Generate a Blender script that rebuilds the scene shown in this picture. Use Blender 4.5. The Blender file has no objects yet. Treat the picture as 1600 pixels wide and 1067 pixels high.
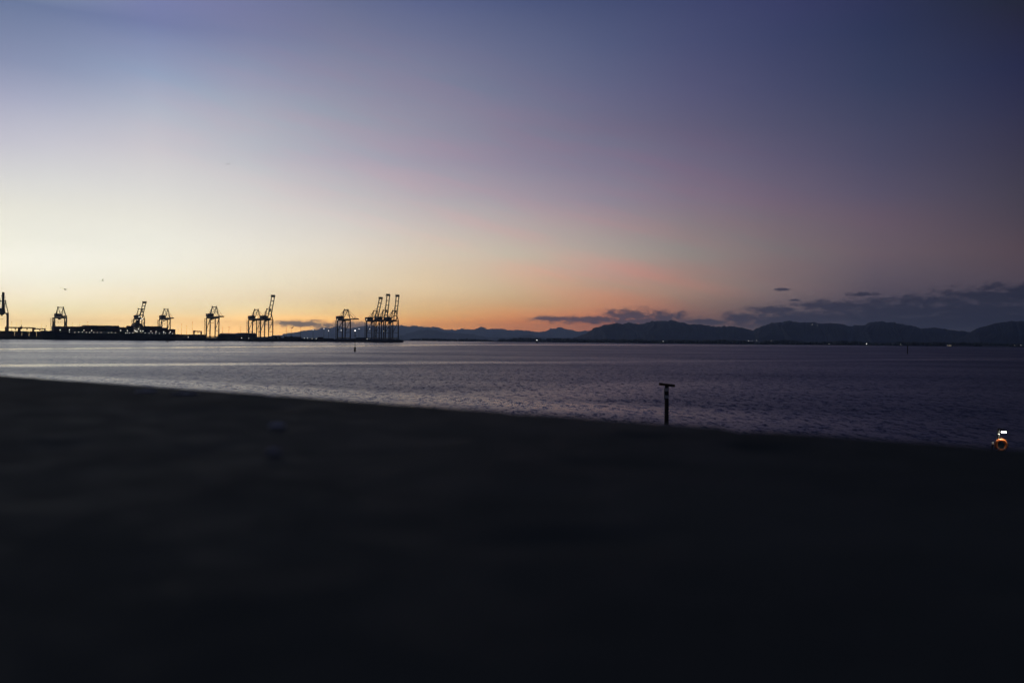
import bpy, bmesh, math, random
from mathutils import Vector, Matrix

R = math.radians
scene = bpy.context.scene
COL = scene.collection

# ------------------------------------------------------------------ camera
CAM_H = 6.6            # metres above the water
FPX = 1555.6           # focal length in pixels of the 1600 px wide photograph
ROLL = R(0.573)
PITCH = R(0.037)
_c, _s = math.cos(ROLL), math.sin(ROLL)
RIGHT = Vector((_c, 0, _s))
FWD = Vector((0, math.cos(PITCH), -math.sin(PITCH)))
UP = RIGHT.cross(FWD).normalized()
RIGHT = FWD.cross(UP).normalized()
EYE = Vector((0, 0, CAM_H))
cam_data = bpy.data.cameras.new('camera')
cam_data.sensor_width = 36
cam_data.lens = 35
cam_data.clip_start = 0.05
cam_data.clip_end = 200000
cam_data.dof.use_dof = True
cam_data.dof.focus_distance = 1200
cam_data.dof.aperture_fstop = 1.6
cam = bpy.data.objects.new('camera', cam_data)
m = Matrix((RIGHT, UP, -FWD)).transposed().to_4x4()
m.translation = EYE
cam.matrix_world = m
COL.objects.link(cam)
scene.camera = cam

def ray(px, py):
    return FWD * FPX + RIGHT * (px - 800) + UP * (533.5 - py)
def at(px, py, Y):
    """world point seen at photo pixel (px, py) at depth Y"""
    d = ray(px, py)
    return EYE + d * (Y / d.y)
def on_z(px, py, z):
    d = ray(px, py)
    return EYE + d * ((z - CAM_H) / d.z)

# ------------------------------------------------------------------ exposure
vs = scene.view_settings
vs.view_transform = 'Standard'; vs.look = 'None'; vs.exposure = 0; vs.gamma = 1
vs.use_curve_mapping = False
scene.cycles.use_denoising = True
scene.cycles.max_bounces = 6
scene.cycles.volume_bounces = 0
scene.cycles.sample_clamp_indirect = 4

# ------------------------------------------------------------------ sky after sunset
SUN_AZ = -30.0         # azimuth of the set sun, left of the camera axis
SKY_DA = [0, 5, 10, 15, 20, 25, 30, 35, 40, 45, 50, 57]
SKY_EL = [0, 0.5, 1, 1.5, 2.2, 3, 4, 5, 6.5, 8, 10, 12, 14, 16.5, 19.5]
SKY = [[(5.574,3.952,1.441), (5.368,3.806,1.441), (4.129,2.927,1.286), (2.245,1.78,1.025), (1.66,1.391,1.006), (1.383,1.292,1.05), (1.321,1.261,1.046), (1.152,1.115,0.9278), (0.9586,0.935,0.8144), (0.7849,0.774,0.7541), (0.5766,0.5646,0.663), (0.3886,0.3983,0.5533), (0.2536,0.2834,0.4408), (0.1474,0.1956,0.3316), (0.3726,0.497,0.537)],
       [(5.273,3.748,1.446), (5.077,3.609,1.446), (3.906,2.776,1.262), (2.114,1.812,1.042), (1.664,1.479,1.057), (1.382,1.319,1.069), (1.273,1.232,1.06), (1.109,1.08,0.9346), (0.9557,0.9313,0.8268), (0.8191,0.8077,0.7785), (0.6339,0.6228,0.6948), (0.4413,0.4618,0.5962), (0.283,0.3271,0.4848), (0.1607,0.2065,0.3624), (0.3733,0.4415,0.5499)],
       [(5.156,3.311,1.172), (4.965,3.188,1.172), (3.819,2.453,0.9498), (1.963,1.605,0.8927), (1.577,1.338,0.9177), (1.34,1.241,0.9556), (1.224,1.175,0.995), (1.095,1.066,0.9268), (0.965,0.934,0.8318), (0.8351,0.8143,0.7767), (0.6655,0.6358,0.6771), (0.5055,0.5324,0.626), (0.32,0.3921,0.5541), (0.1861,0.2214,0.4111), (0.2224,0.2297,0.4453)],
       [(4.745,2.631,0.7937), (4.745,2.631,0.7937), (3.974,2.292,0.7263), (1.893,1.484,0.7659), (1.445,1.182,0.769), (1.27,1.136,0.8364), (1.149,1.065,0.8679), (1.052,0.9932,0.8592), (0.9089,0.8653,0.7873), (0.7567,0.7383,0.7159), (0.5701,0.5732,0.6257), (0.4435,0.4785,0.5609), (0.3217,0.3616,0.4911), (0.2044,0.2301,0.3851), (0.1637,0.1778,0.3447)],
       [(3.728,1.866,0.4286), (3.728,1.866,0.4286), (3.713,1.864,0.43), (1.812,1.263,0.5249), (1.302,0.9964,0.5766), (1.179,0.9823,0.6747), (1.07,0.9346,0.7051), (0.9874,0.8951,0.7433), (0.8157,0.7618,0.6988), (0.6395,0.6143,0.6186), (0.4569,0.46,0.5357), (0.3612,0.3835,0.4708), (0.2896,0.3035,0.4136), (0.2014,0.22,0.3435), (0.1095,0.1354,0.2666)],
       [(2.58,1,0.1824), (2.58,1,0.1824), (2.531,0.9953,0.1852), (1.522,0.8934,0.3149), (1.212,0.8223,0.4131), (1.119,0.8461,0.5131), (0.9694,0.7787,0.5335), (0.8586,0.7386,0.5785), (0.6752,0.6189,0.5691), (0.5164,0.4739,0.5078), (0.3852,0.3514,0.4402), (0.3074,0.3027,0.3964), (0.2374,0.2528,0.3587), (0.1713,0.1904,0.311), (0.08649,0.1107,0.2466)],
       [(1.758,0.545,0.1188), (1.758,0.545,0.1188), (1.736,0.5433,0.1201), (1.427,0.5802,0.1814), (1.008,0.6053,0.2833), (0.8709,0.6391,0.3855), (0.807,0.6023,0.4353), (0.6851,0.6092,0.483), (0.5599,0.4789,0.4561), (0.4048,0.367,0.4209), (0.3016,0.2733,0.3652), (0.2355,0.227,0.3219), (0.1832,0.1945,0.3012), (0.13,0.1494,0.2639), (0.0646,0.087,0.2009)],
       [(1.062,0.3189,0.1256), (1.062,0.3189,0.1256), (1.062,0.3189,0.1256), (1.112,0.3635,0.1442), (0.7664,0.4219,0.2187), (0.6049,0.4479,0.3005), (0.6046,0.4338,0.354), (0.4974,0.4655,0.3941), (0.4411,0.3485,0.3519), (0.3108,0.2781,0.3429), (0.2305,0.2129,0.3027), (0.1724,0.1675,0.2589), (0.1343,0.1427,0.2476), (0.09189,0.1095,0.2163), (0.05263,0.07006,0.1668)],
       [(0.3831,0.1892,0.1379), (0.3831,0.1892,0.1379), (0.3831,0.1892,0.1379), (0.4087,0.2109,0.1496), (0.4062,0.2561,0.1878), (0.4444,0.3156,0.2419), (0.4047,0.2949,0.2524), (0.3336,0.3027,0.2729), (0.2954,0.2382,0.2516), (0.2366,0.1929,0.2529), (0.1761,0.1501,0.231), (0.1269,0.12,0.2029), (0.09927,0.09966,0.195), (0.06882,0.07869,0.1744), (0.04598,0.0576,0.1473)],
       [(0.1515,0.1094,0.1241), (0.1515,0.1094,0.1241), (0.1515,0.1094,0.1241), (0.1677,0.12,0.1304), (0.2018,0.1469,0.1498), (0.2658,0.1922,0.186), (0.2467,0.1846,0.185), (0.2287,0.1907,0.1952), (0.2075,0.1611,0.1884), (0.1682,0.1341,0.1929), (0.1235,0.1069,0.1789), (0.08796,0.08668,0.1598), (0.06547,0.07061,0.1504), (0.04592,0.05536,0.1352), (0.03926,0.04397,0.1273)],
       [(0.05945,0.05687,0.09164), (0.05945,0.05687,0.09164), (0.05945,0.05687,0.09164), (0.07041,0.06291,0.09651), (0.09534,0.07774,0.1081), (0.1246,0.09501,0.1217), (0.1473,0.1137,0.1398), (0.1663,0.1223,0.1457), (0.1526,0.1098,0.1466), (0.1108,0.09275,0.1482), (0.07817,0.07441,0.1354), (0.05683,0.06108,0.1224), (0.03969,0.0497,0.1114), (0.02868,0.03824,0.09727), (0.02789,0.03012,0.08875)],
       [(0.03432,0.03578,0.06174), (0.03432,0.03578,0.06174), (0.03432,0.03578,0.06174), (0.04495,0.04385,0.07069), (0.06707,0.05744,0.08328), (0.09207,0.07072,0.09387), (0.1028,0.07204,0.0888), (0.1047,0.07129,0.08697), (0.07623,0.05998,0.08343), (0.06069,0.05243,0.08069), (0.0431,0.03938,0.07478), (0.03028,0.03124,0.07325), (0.02075,0.02398,0.06679), (0.01923,0.0201,0.04466), (0.009262,0.01841,0.01554)]]

world = bpy.data.worlds.new('World')
scene.world = world
world.use_nodes = True
wt = world.node_tree
wt.nodes.clear()

class NG:
    """small helper to write node maths"""
    def __init__(s, tree): s.t = tree
    def node(s, kind, **kw):
        n = s.t.nodes.new(kind)
        for k, v in kw.items(): setattr(n, k, v)
        return n
    def put(s, sock, v):
        if isinstance(v, bpy.types.NodeSocket): s.t.links.new(v, sock)
        elif v is not None: sock.default_value = v
    def math(s, op, a, b=None, c=None, clamp=False):
        n = s.node('ShaderNodeMath', operation=op, use_clamp=clamp)
        for i, v in enumerate((a, b, c)): 
            if v is not None: s.put(n.inputs[i], v)
        return n.outputs[0]
    def vmath(s, op, a, b=None, out=0):
        n = s.node('ShaderNodeVectorMath', operation=op)
        s.put(n.inputs[0], a)
        if b is not None:
            s.put(n.inputs[3] if op == 'SCALE' else n.inputs[1], b)
        return n.outputs[out]
    def comb(s, x, y, z):
        n = s.node('ShaderNodeCombineXYZ')
        for i, v in enumerate((x, y, z)): s.put(n.inputs[i], v)
        return n.outputs[0]
    def sep(s, v):
        n = s.node('ShaderNodeSeparateXYZ'); s.put(n.inputs[0], v)
        return n.outputs
    def smooth(s, v, a, b, lo=0.0, hi=1.0, kind='SMOOTHSTEP'):
        n = s.node('ShaderNodeMapRange', interpolation_type=kind)
        for i, q in enumerate((v, a, b, lo, hi)): s.put(n.inputs[i], q)
        return n.outputs[0]
    def noise(s, vec, scale=1.0, detail=3.0, rough=0.5, out='Fac', dist=0.0):
        n = s.node('ShaderNodeTexNoise', noise_dimensions='3D')
        s.put(n.inputs['Vector'], vec); s.put(n.inputs['Scale'], scale)
        s.put(n.inputs['Detail'], detail); s.put(n.inputs['Roughness'], rough)
        s.put(n.inputs['Distortion'], dist)
        return n.outputs[out]
    def ramp(s, fac, stops, interp='LINEAR'):
        n = s.node('ShaderNodeValToRGB')
        cr = n.color_ramp; cr.interpolation = interp
        while len(cr.elements) > 1: cr.elements.remove(cr.elements[-1])
        for i, (p, c) in enumerate(stops):
            e = cr.elements[0] if i == 0 else cr.elements.new(p)
            e.position = p; e.color = (c[0], c[1], c[2], 1)
        s.put(n.inputs[0], fac)
        return n.outputs[0]
    def mix(s, f, a, b, blend='MIX'):
        n = s.node('ShaderNodeMix', data_type='RGBA', blend_type=blend)
        s.put(n.inputs[0], f); s.put(n.inputs[6], a); s.put(n.inputs[7], b)
        return n.outputs[2]

def srgb(r, g, b):
    f = lambda c: c / 12.92 if c < .04045 else ((c + .055) / 1.055) ** 2.4
    return (f(r / 255), f(g / 255), f(b / 255), 1)

g = NG(wt)
dirv = g.vmath('NORMALIZE', g.node('ShaderNodeTexCoord').outputs['Generated'])
sx, sy, sz = g.sep(dirv)
AZ = g.math('MULTIPLY', g.math('ARCTAN2', sx, sy), 57.29578)
EL = g.math('MULTIPLY', g.math('ARCSINE', sz), 57.29578)
horiz = g.math('SQRT', g.math('ADD', g.math('MULTIPLY', sx, sx), g.math('MULTIPLY', sy, sy)))
cosd = g.math('DIVIDE', g.math('ADD', g.math('MULTIPLY', sx, math.sin(R(SUN_AZ))),
                               g.math('MULTIPLY', sy, math.cos(R(SUN_AZ)))), g.math('MAXIMUM', horiz, 1e-4))
DA = g.math('MULTIPLY', g.math('ARCCOSINE', g.math('MINIMUM', g.math('MAXIMUM', cosd, -1.0), 1.0)), 57.29578)
# a gentle large-scale unevenness of the air
wob = g.noise(g.comb(g.math('MULTIPLY', AZ, .06), g.math('ADD', g.math('MULTIPLY', EL, .3), g.math('MULTIPLY', AZ, .05)), 3.7), 1.0, 3, .5)
ELW = g.math('ADD', EL, g.math('MULTIPLY', g.math('SUBTRACT', wob, .5), 1.6))
elf = g.math('DIVIDE', g.math('MAXIMUM', g.math('MULTIPLY', g.math('ADD', EL, ELW), .5), 0.0), 90.0)
ZENITH = (.028, .034, .085)
cols = [(d, row) for d, row in zip(SKY_DA, SKY)]
last = SKY[-1]
cols.append((80, [tuple(c * k for c, k in zip(x, (.72, .74, .8))) for x in last]))
cols.append((130, [tuple(c * k for c, k in zip(x, (.55, .58, .66))) for x in last]))
acc = None
for i, (d, row) in enumerate(cols):
    stops = [(e / 90, c) for e, c in zip(SKY_EL, row)]
    top = row[-1]
    stops.append((30 / 90, tuple(.55 * t + .45 * z for t, z in zip(top, ZENITH))))
    stops.append((50 / 90, tuple(.2 * t + .8 * z for t, z in zip(top, ZENITH))))
    stops.append((80 / 90, ZENITH))
    c = g.ramp(elf, stops)
    if acc is None: acc = c
    else: acc = g.mix(g.smooth(DA, cols[i - 1][0], d, kind='LINEAR'), acc, c)
# rose cirrus streaks, strongest low over the mountains
def px_dir(px, py):
    d = ray(px, py).normalized()
    return math.degrees(math.atan2(d.x, d.y)), math.degrees(math.asin(d.z))
streak = g.noise(g.comb(g.math('MULTIPLY', AZ, .11), g.math('ADD', g.math('MULTIPLY', EL, .9), g.math('MULTIPLY', AZ, .21)), 9.1), 1.0, 7, .62)
def blob(px, py, hw, hh, tilt=0.0):
    a0, e0 = px_dir(px, py)
    hw, hh = hw / 27.2, hh / 27.2
    u = g.math('SUBTRACT', AZ, a0)
    w = g.math('SUBTRACT', EL, e0)
    if tilt: w = g.math('ADD', w, g.math('MULTIPLY', u, tilt))
    u = g.math('MULTIPLY', u, 1 / hw); w = g.math('MULTIPLY', w, 1 / hh)
    return g.math('SUBTRACT', 1.0, g.math('SQRT', g.math('ADD', g.math('MULTIPLY', u, u), g.math('MULTIPLY', w, w))))
wisp = g.math('MULTIPLY', g.smooth(blob(780, 265, 720, 220, .22), 0, .6), g.smooth(streak, .34, .68))
acc = g.mix(g.math('MULTIPLY', wisp, .75), acc, g.mix(1.0, acc, (1.13, .95, .97, 1), 'MULTIPLY'))
rose = g.math('MULTIPLY', g.smooth(blob(968, 442, 230, 58, .11), 0, .7), g.smooth(streak, .15, .6))
acc = g.mix(g.math('MULTIPLY', rose, .9), acc, g.mix(1.0, acc, (1.22, .93, .90, 1), 'MULTIPLY'))
# low dark cloud bank above the mountains
CLOUDS = [(475, 506, 72, 7.5), (540, 509, 90, 8), (600, 512, 70, 6),
          (862, 498, 46, 6), (930, 499, 80, 9), (985, 493, 62, 13), (1038, 495, 50, 11), (1005, 502, 110, 9), (1105, 503, 50, 6),
          (1162, 496, 40, 11), (1206, 485, 60, 9), (1222, 452, 14, 2.4), (1347, 460, 34, 4), (1240, 469, 10, 2.6),
          (1306, 478, 85, 11), (1300, 497, 130, 14), (1444, 469, 110, 9), (1560, 463, 120, 16), (1640, 455, 150, 17), (1400, 487, 170, 19), (1240, 499, 130, 14),
          (1530, 486, 160, 19), (1440, 503, 190, 20), (1580, 500, 190, 24), (1780, 470, 160, 20), (2000, 480, 260, 18), (2500, 485, 500, 22)]
cv = None
for a in CLOUDS:
    b = blob(*a)
    cv = b if cv is None else g.math('MAXIMUM', cv, b)
cn = g.noise(g.comb(g.math('MULTIPLY', AZ, 1.5), g.math('MULTIPLY', EL, 3.6), 1.3), 1.0, 8, .66, dist=.3)
cmask = g.smooth(g.math('ADD', cv, g.math('MULTIPLY', g.math('SUBTRACT', cn, .5), 2.6)), -.1, .75)
ccol = g.ramp(g.math('DIVIDE', DA, 90.0), [(15 / 90, srgb(118, 108, 104)), (23 / 90, srgb(98, 90, 96)), (33 / 90, srgb(78, 72, 86)), (42 / 90, srgb(62, 58, 75)), (50 / 90, srgb(46, 46, 63)), (57 / 90, srgb(36, 38, 54))])
ccol = g.mix(1.0, ccol, g.mix(cn, (.8, .8, .84, 1), (1.2, 1.18, 1.18, 1)), 'MULTIPLY')
acc = g.mix(g.math('MULTIPLY', cmask, .9), acc, ccol)
bg = g.node('ShaderNodeBackground')
wt.links.new(acc, bg.inputs[0]); bg.inputs[1].default_value = 1.0
wo = g.node('ShaderNodeOutputWorld')
wt.links.new(bg.outputs[0], wo.inputs[0])
world.cycles.sampling_method = 'MANUAL'
world.cycles.sample_map_resolution = 512

# ------------------------------------------------------------------ helpers
def tag(o, label=None, cat=None, group=None, kind=None):
    if label: o['label'] = label
    if cat: o['category'] = cat
    if group: o['group'] = group
    if kind: o['kind'] = kind
    return o
def empty(name, loc=(0, 0, 0), rz=0.0, scale=(1, 1, 1)):
    o = bpy.data.objects.new(name, None)
    COL.objects.link(o); o.location = loc; o.rotation_euler = (0, 0, rz); o.scale = scale
    o.empty_display_size = .1
    return o
def link(name, mesh, parent=None, loc=(0, 0, 0), rot=(0, 0, 0)):
    o = bpy.data.objects.new(name, mesh)
    COL.objects.link(o); o.location = loc; o.rotation_euler = rot
    if parent: o.parent = parent
    return o

class MB:
    def __init__(s): s.v = []; s.f = []
    def add(s, vs, fs):
        n = len(s.v); s.v += [tuple(p) for p in vs]; s.f += [tuple(i + n for i in q) for q in fs]
        return s
    def box(s, x0, x1, y0, y1, z0, z1):
        return s.add([(x0, y0, z0), (x1, y0, z0), (x1, y1, z0), (x0, y1, z0), (x0, y0, z1), (x1, y0, z1), (x1, y1, z1), (x0, y1, z1)],
                     [(0, 3, 2, 1), (4, 5, 6, 7), (0, 1, 5, 4), (1, 2, 6, 5), (2, 3, 7, 6), (3, 0, 4, 7)])
    def beam(s, a, b, w, h=None, up=(0, 0, 1)):
        h = h or w
        a, b = Vector(a), Vector(b); d = (b - a).normalized()
        up = Vector(up)
        if abs(d.dot(up)) > .97: up = Vector((1, 0, 0))
        x = d.cross(up).normalized() * (w / 2); y = x.cross(d).normalized() * (h / 2)
        return s.add([a - x - y, a + x - y, a + x + y, a - x + y, b - x - y, b + x - y, b + x + y, b - x + y],
                     [(0, 1, 2, 3), (7, 6, 5, 4), (4, 5, 1, 0), (5, 6, 2, 1), (6, 7, 3, 2), (7, 4, 0, 3)])
    def tube(s, pts, rad, n=8, cap=True):
        """pts: list of points, rad: radius or list"""
        pts = [Vector(p) for p in pts]
        rs = rad if isinstance(rad, (list, tuple)) else [rad] * len(pts)
        vs = []
        for i, p in enumerate(pts):
            d = (pts[min(i + 1, len(pts) - 1)] - pts[max(i - 1, 0)]).normalized()
            up = Vector((0, 0, 1)) if abs(d.z) < .9 else Vector((1, 0, 0))
            x = d.cross(up).normalized(); y = x.cross(d)
            vs += [p + (x * math.cos(2 * math.pi * k / n) + y * math.sin(2 * math.pi * k / n)) * rs[i] for k in range(n)]
        fs = []
        for i in range(len(pts) - 1):
            for k in range(n):
                fs.append((i * n + k, i * n + (k + 1) % n, (i + 1) * n + (k + 1) % n, (i + 1) * n + k))
        if cap:
            fs.append(tuple(reversed(range(n)))); fs.append(tuple(range((len(pts) - 1) * n, len(pts) * n)))
        return s.add(vs, fs)
    def blob(s, c, r, n=6, m=4):
        c = Vector(c); r = Vector(r) if not isinstance(r, (int, float)) else Vector((r, r, r))
        vs = [c + Vector((0, 0, -r.z))]
        for j in range(1, m):
            t = -math.pi / 2 + math.pi * j / m
            for k in range(n):
                a = 2 * math.pi * k / n
                vs.append(c + Vector((r.x * math.cos(t) * math.cos(a), r.y * math.cos(t) * math.sin(a), r.z * math.sin(t))))
        vs.append(c + Vector((0, 0, r.z)))
        fs = [(0, 1 + (k + 1) % n, 1 + k) for k in range(n)]
        for j in range(m - 2):
            for k in range(n):
                a = 1 + j * n
                fs.append((a + k, a + (k + 1) % n, a + n + (k + 1) % n, a + n + k))
        e = len(vs) - 1; a = 1 + (m - 2) * n
        fs += [(a + k, a + (k + 1) % n, e) for k in range(n)]
        return s.add(vs, fs)
    def mesh(s, name, mat, smooth=False):
        me = bpy.data.meshes.new(name)
        me.from_pydata(s.v, [], s.f)
        bm = bmesh.new(); bm.from_mesh(me); bmesh.ops.recalc_face_normals(bm, faces=bm.faces); bm.to_mesh(me); bm.free()
        me.materials.append(mat)
        if smooth: me.polygons.foreach_set('use_smooth', [True] * len(me.polygons))
        me.update()
        return me
    def build(s, name, mat, parent=None, loc=(0, 0, 0), rot=(0, 0, 0), smooth=False):
        return link(name, s.mesh(name, mat, smooth), parent, loc, rot)

def material(name, col, rough=.6, metal=0.0, var=.25, scale=3.0, emit=None, spec=.5):
    mt = bpy.data.materials.new(name); mt.use_nodes = True
    t = mt.node_tree; h = NG(t); p = t.nodes['Principled BSDF']
    p.inputs['Roughness'].default_value = rough; p.inputs['Metallic'].default_value = metal
    p.inputs['Specular IOR Level'].default_value = spec
    n = h.noise(h.node('ShaderNodeNewGeometry').outputs['Position'], scale, 5, .6)
    lo = tuple(c * (1 - var) for c in col) + (1,); hi = tuple(c * (1 + var) for c in col) + (1,)
    t.links.new(h.mix(h.smooth(n, .3, .7), lo, hi), p.inputs['Base Color'])
    t.links.new(h.smooth(n, .2, .8, max(rough - .1, .02), min(rough + .1, 1)), p.inputs['Roughness'])
    if emit:
        p.inputs['Emission Color'].default_value = tuple(emit[:3]) + (1,)
        p.inputs['Emission Strength'].default_value = emit[3]
    return mt

M = {}
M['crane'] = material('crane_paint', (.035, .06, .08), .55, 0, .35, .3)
M['crane_lamplit'] = material('crane_lamplit_yellow', (.42, .34, .16), .6, 0, .25, .4)  # lamp glow on the sill beams, painted in as pale yellow
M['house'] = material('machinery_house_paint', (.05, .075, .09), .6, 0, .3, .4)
M['cable'] = material('steel_cable', (.04, .04, .04), .5, .6, .2, 1)
M['rtg'] = material('gantry_rust_red', (.10, .035, .02), .6, 0, .35, .5)
M['hull'] = material('ship_hull_paint', (.012, .02, .028), .5, 0, .4, .12)
M['deckhouse'] = material('deckhouse_cream', (.22, .22, .20), .6, 0, .2, .3)
M['dark_steel'] = material('dark_steel', (.02, .022, .024), .6, .3, .3, 2)
M['quay'] = material('quay_concrete', (.06, .06, .058), .85, 0, .35, .2)
M['lamp_white'] = material('lamp_cool_white', (.8, .8, .8), .4, 0, .05, 1, (1, .98, .90, 2.4))
M['lamp_warm'] = material('lamp_warm_white', (.8, .8, .7), .4, 0, .05, 1, (1, .86, .62, 3.5))
M['lamp_flood'] = material('floodlight', (.8, .8, .8), .4, 0, .05, 1, (1, .97, .88, 6))
M['lamp_small'] = material('small_deck_lamp', (.8, .8, .8), .4, 0, .05, 1, (1, .96, .85, 1.8))
M['window_lit'] = material('lit_window', (.5, .45, .3), .3, 0, .1, 1, (1, .82, .5, .5))
M['pale'] = material('pale_cladding', (.55, .55, .52), .7, 0, .15, .2)
M['roof'] = material('dull_roof_sheet', (.12, .12, .12), .7, 0, .2, .2)
M['leaf'] = material('foliage', (.035, .05, .025), .8, 0, .45, .4)
M['bark'] = material('bark', (.05, .04, .03), .9, 0, .3, 1)
M['timber'] = material('weathered_timber', (.11, .085, .045), .85, 0, .4, 4)
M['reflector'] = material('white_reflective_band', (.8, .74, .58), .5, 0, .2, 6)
M['pile'] = material('tarred_pile', (.085, .072, .045), .8, 0, .4, 3)
M['orange'] = material('lifebuoy_orange', (.75, .20, .05), .5, 0, .1, 8)
M['white'] = material('white_tape', (.75, .75, .72), .5, 0, .1, 8)
M['board'] = material('green_board', (.10, .16, .14), .6, 0, .2, 8)
M['gull_grey'] = material('gull_feathers', (.16, .16, .17), .8, 0, .3, 6)
CONT = [material('container_' + n, c, .65, 0, .3, .5) for n, c in
        (('blue', (.02, .04, .09)), ('rust', (.11, .035, .02)), ('grey', (.10, .10, .10)), ('green', (.02, .06, .04)), ('maroon', (.06, .02, .02)), ('navy', (.015, .02, .045)))]

# ------------------------------------------------------------------ water
def water_material():
    mt = bpy.data.materials.new('sea_water'); mt.use_nodes = True
    t = mt.node_tree; h = NG(t); p = t.nodes['Principled BSDF']
    p.inputs['Base Color'].default_value = (.008, .022, .065, 1)
    p.inputs['IOR'].default_value = 1.333
    pos = h.node('ShaderNodeNewGeometry').outputs['Position']
    X, Y, Z = h.sep(pos)
    warp = h.math('SUBTRACT', h.noise(pos, .012, 3, .6), .5)
    def slick(p0, p1, width, soft, wob, lo=0.0, hi=1.0):
        a, b = Vector((p0.x, p0.y)), Vector((p1.x, p1.y))
        d = (b - a).normalized(); n = Vector((-d.y, d.x)); c = -n.dot(a)
        dist = h.math('ADD', h.math('ADD', h.math('MULTIPLY', X, n.x), h.math('MULTIPLY', Y, n.y)), c)
        dist = h.math('ADD', dist, h.math('MULTIPLY', warp, wob))
        return h.smooth(h.math('ABSOLUTE', dist), width, width + soft, hi, lo)
    s1 = slick(on_z(0, 545.5, 0), on_z(500, 541, 0), 13, 12, 18)
    s1b = slick(on_z(0, 548.5, 0), on_z(170, 549, 0), 5, 8, 18, 0, .75)
    s2 = slick(on_z(0, 571, 0), on_z(560, 567.5, 0), 8, 7, 8)
    s3 = slick(on_z(380, 606, 0), on_z(1000, 640, 0), 3, 9, 14, 0, .4)
    s5 = slick(on_z(700, 622, 0), on_z(1300, 592, 0), 3, 16, 16, 0, .3)
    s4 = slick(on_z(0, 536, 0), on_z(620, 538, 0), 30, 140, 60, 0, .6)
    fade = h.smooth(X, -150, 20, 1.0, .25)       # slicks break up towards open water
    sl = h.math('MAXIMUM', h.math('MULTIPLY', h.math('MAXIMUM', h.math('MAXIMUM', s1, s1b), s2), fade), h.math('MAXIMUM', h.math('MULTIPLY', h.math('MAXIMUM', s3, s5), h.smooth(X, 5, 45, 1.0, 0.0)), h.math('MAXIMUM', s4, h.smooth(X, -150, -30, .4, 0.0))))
    gust = h.noise(h.vmath('MULTIPLY', pos, (.006, .014, .01)), 1.0, 4, .6)
    calm = h.math('MULTIPLY', sl, h.smooth(gust, .25, .6, .75, 1.0))
    amp = h.math('MULTIPLY', h.smooth(calm, 0, 1, 1.0, .2, 'LINEAR'), h.smooth(gust, .3, .7, .85, 1.15))
    # facet slopes of wind ripples and a shorter chop, taken straight from noise so that they survive at any distance
    n1 = h.noise(h.vmath('MULTIPLY', pos, (4.0, 1.25, 1)), 1.0, 3, .64, 'Color', .3)
    n2 = h.noise(h.vmath('MULTIPLY', pos, (1.5, .42, 1)), 1.0, 2, .55, 'Color')
    sl1 = h.vmath('SCALE', h.vmath('SUBTRACT', n1, (.5, .5, .5)), h.math('MULTIPLY', amp, WAVE))
    sl2 = h.vmath('SCALE', h.vmath('SUBTRACT', n2, (.5, .5, .5)), h.math('MULTIPLY', amp, WAVE * .6))
    s = h.vmath('ADD', sl1, sl2)
    a, b, c = h.sep(s)
    nrm = h.vmath('NORMALIZE', h.comb(a, b, 1.0))
    t.links.new(nrm, p.inputs['Normal'])
    t.links.new(h.math('MULTIPLY', amp, WROUGH), p.inputs['Roughness'])
    return mt
WAVE = 1.65
WROUGH = .35
mb = MB()
S = 37000
mb.add([(-S, -7000, 0), (S, -7000, 0), (S, S, 0), (-S, S, 0)], [(0, 1, 2, 3)])
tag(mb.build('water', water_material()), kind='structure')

# ------------------------------------------------------------------ mountains
from mathutils import noise as mn
def interp(x, pts):
    if x <= pts[0][0]: return pts[0][1]
    for (a, ya), (b, yb) in zip(pts, pts[1:]):
        if x <= b:
            t = (x - a) / (b - a); return ya + (yb - ya) * t
    return pts[-1][1]
def mountain(name, pts, Y, depth, mat, seed, rough=1.0):
    x0, x1 = pts[0][0], pts[-1][0]
    n = max(60, int((x1 - x0) / .9)); rows = 15
    vs, fs = [], []
    for i in range(n + 1):
        px = x0 + (x1 - x0) * i / n
        py = interp(px, pts) + rough * (mn.noise(Vector((px * .09, seed, 0))) * 1.3 + mn.noise(Vector((px * .24, seed, 5))) * 1.0 + mn.noise(Vector((px * .6, seed, 9))) * .5)
        top = at(px, py, Y)
        H = max(top.z, 4)
        for j in range(rows):
            t = j / (rows - 1) * 2 - 1            # -1 front foot .. 0 ridge .. 1 back foot
            y = Y + t * depth
            spur = mn.noise(Vector((px * .035 + t * .6, seed + 3, t * 1.3)))
            z = H * max(0.0, (1 - abs(t)) ** (1.15 + .5 * spur)) + (H * .07 * mn.noise(Vector((px * .11, t * 4, seed))) * (abs(t) > .05))
            if abs(t) > .99: z = -30
            x = top.x * (y / Y) + depth * .05 * spur * (abs(t) > .05)
            if t < 0: z = min(z, (top.z - CAM_H) * y / Y + CAM_H - 2)
            vs.append((x, y, z))
    for i in range(n):
        for j in range(rows - 1):
            a = i * rows + j
            fs.append((a, a + 1, a + rows + 1, a + rows))
    m_ = MB().add(vs, fs)
    o = m_.build(name, mat, smooth=True)
    return tag(o, kind='structure')
M['forest'] = material('forested_slope', (.05, .062, .068), .95, 0, .4, .0012, spec=.1)
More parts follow.
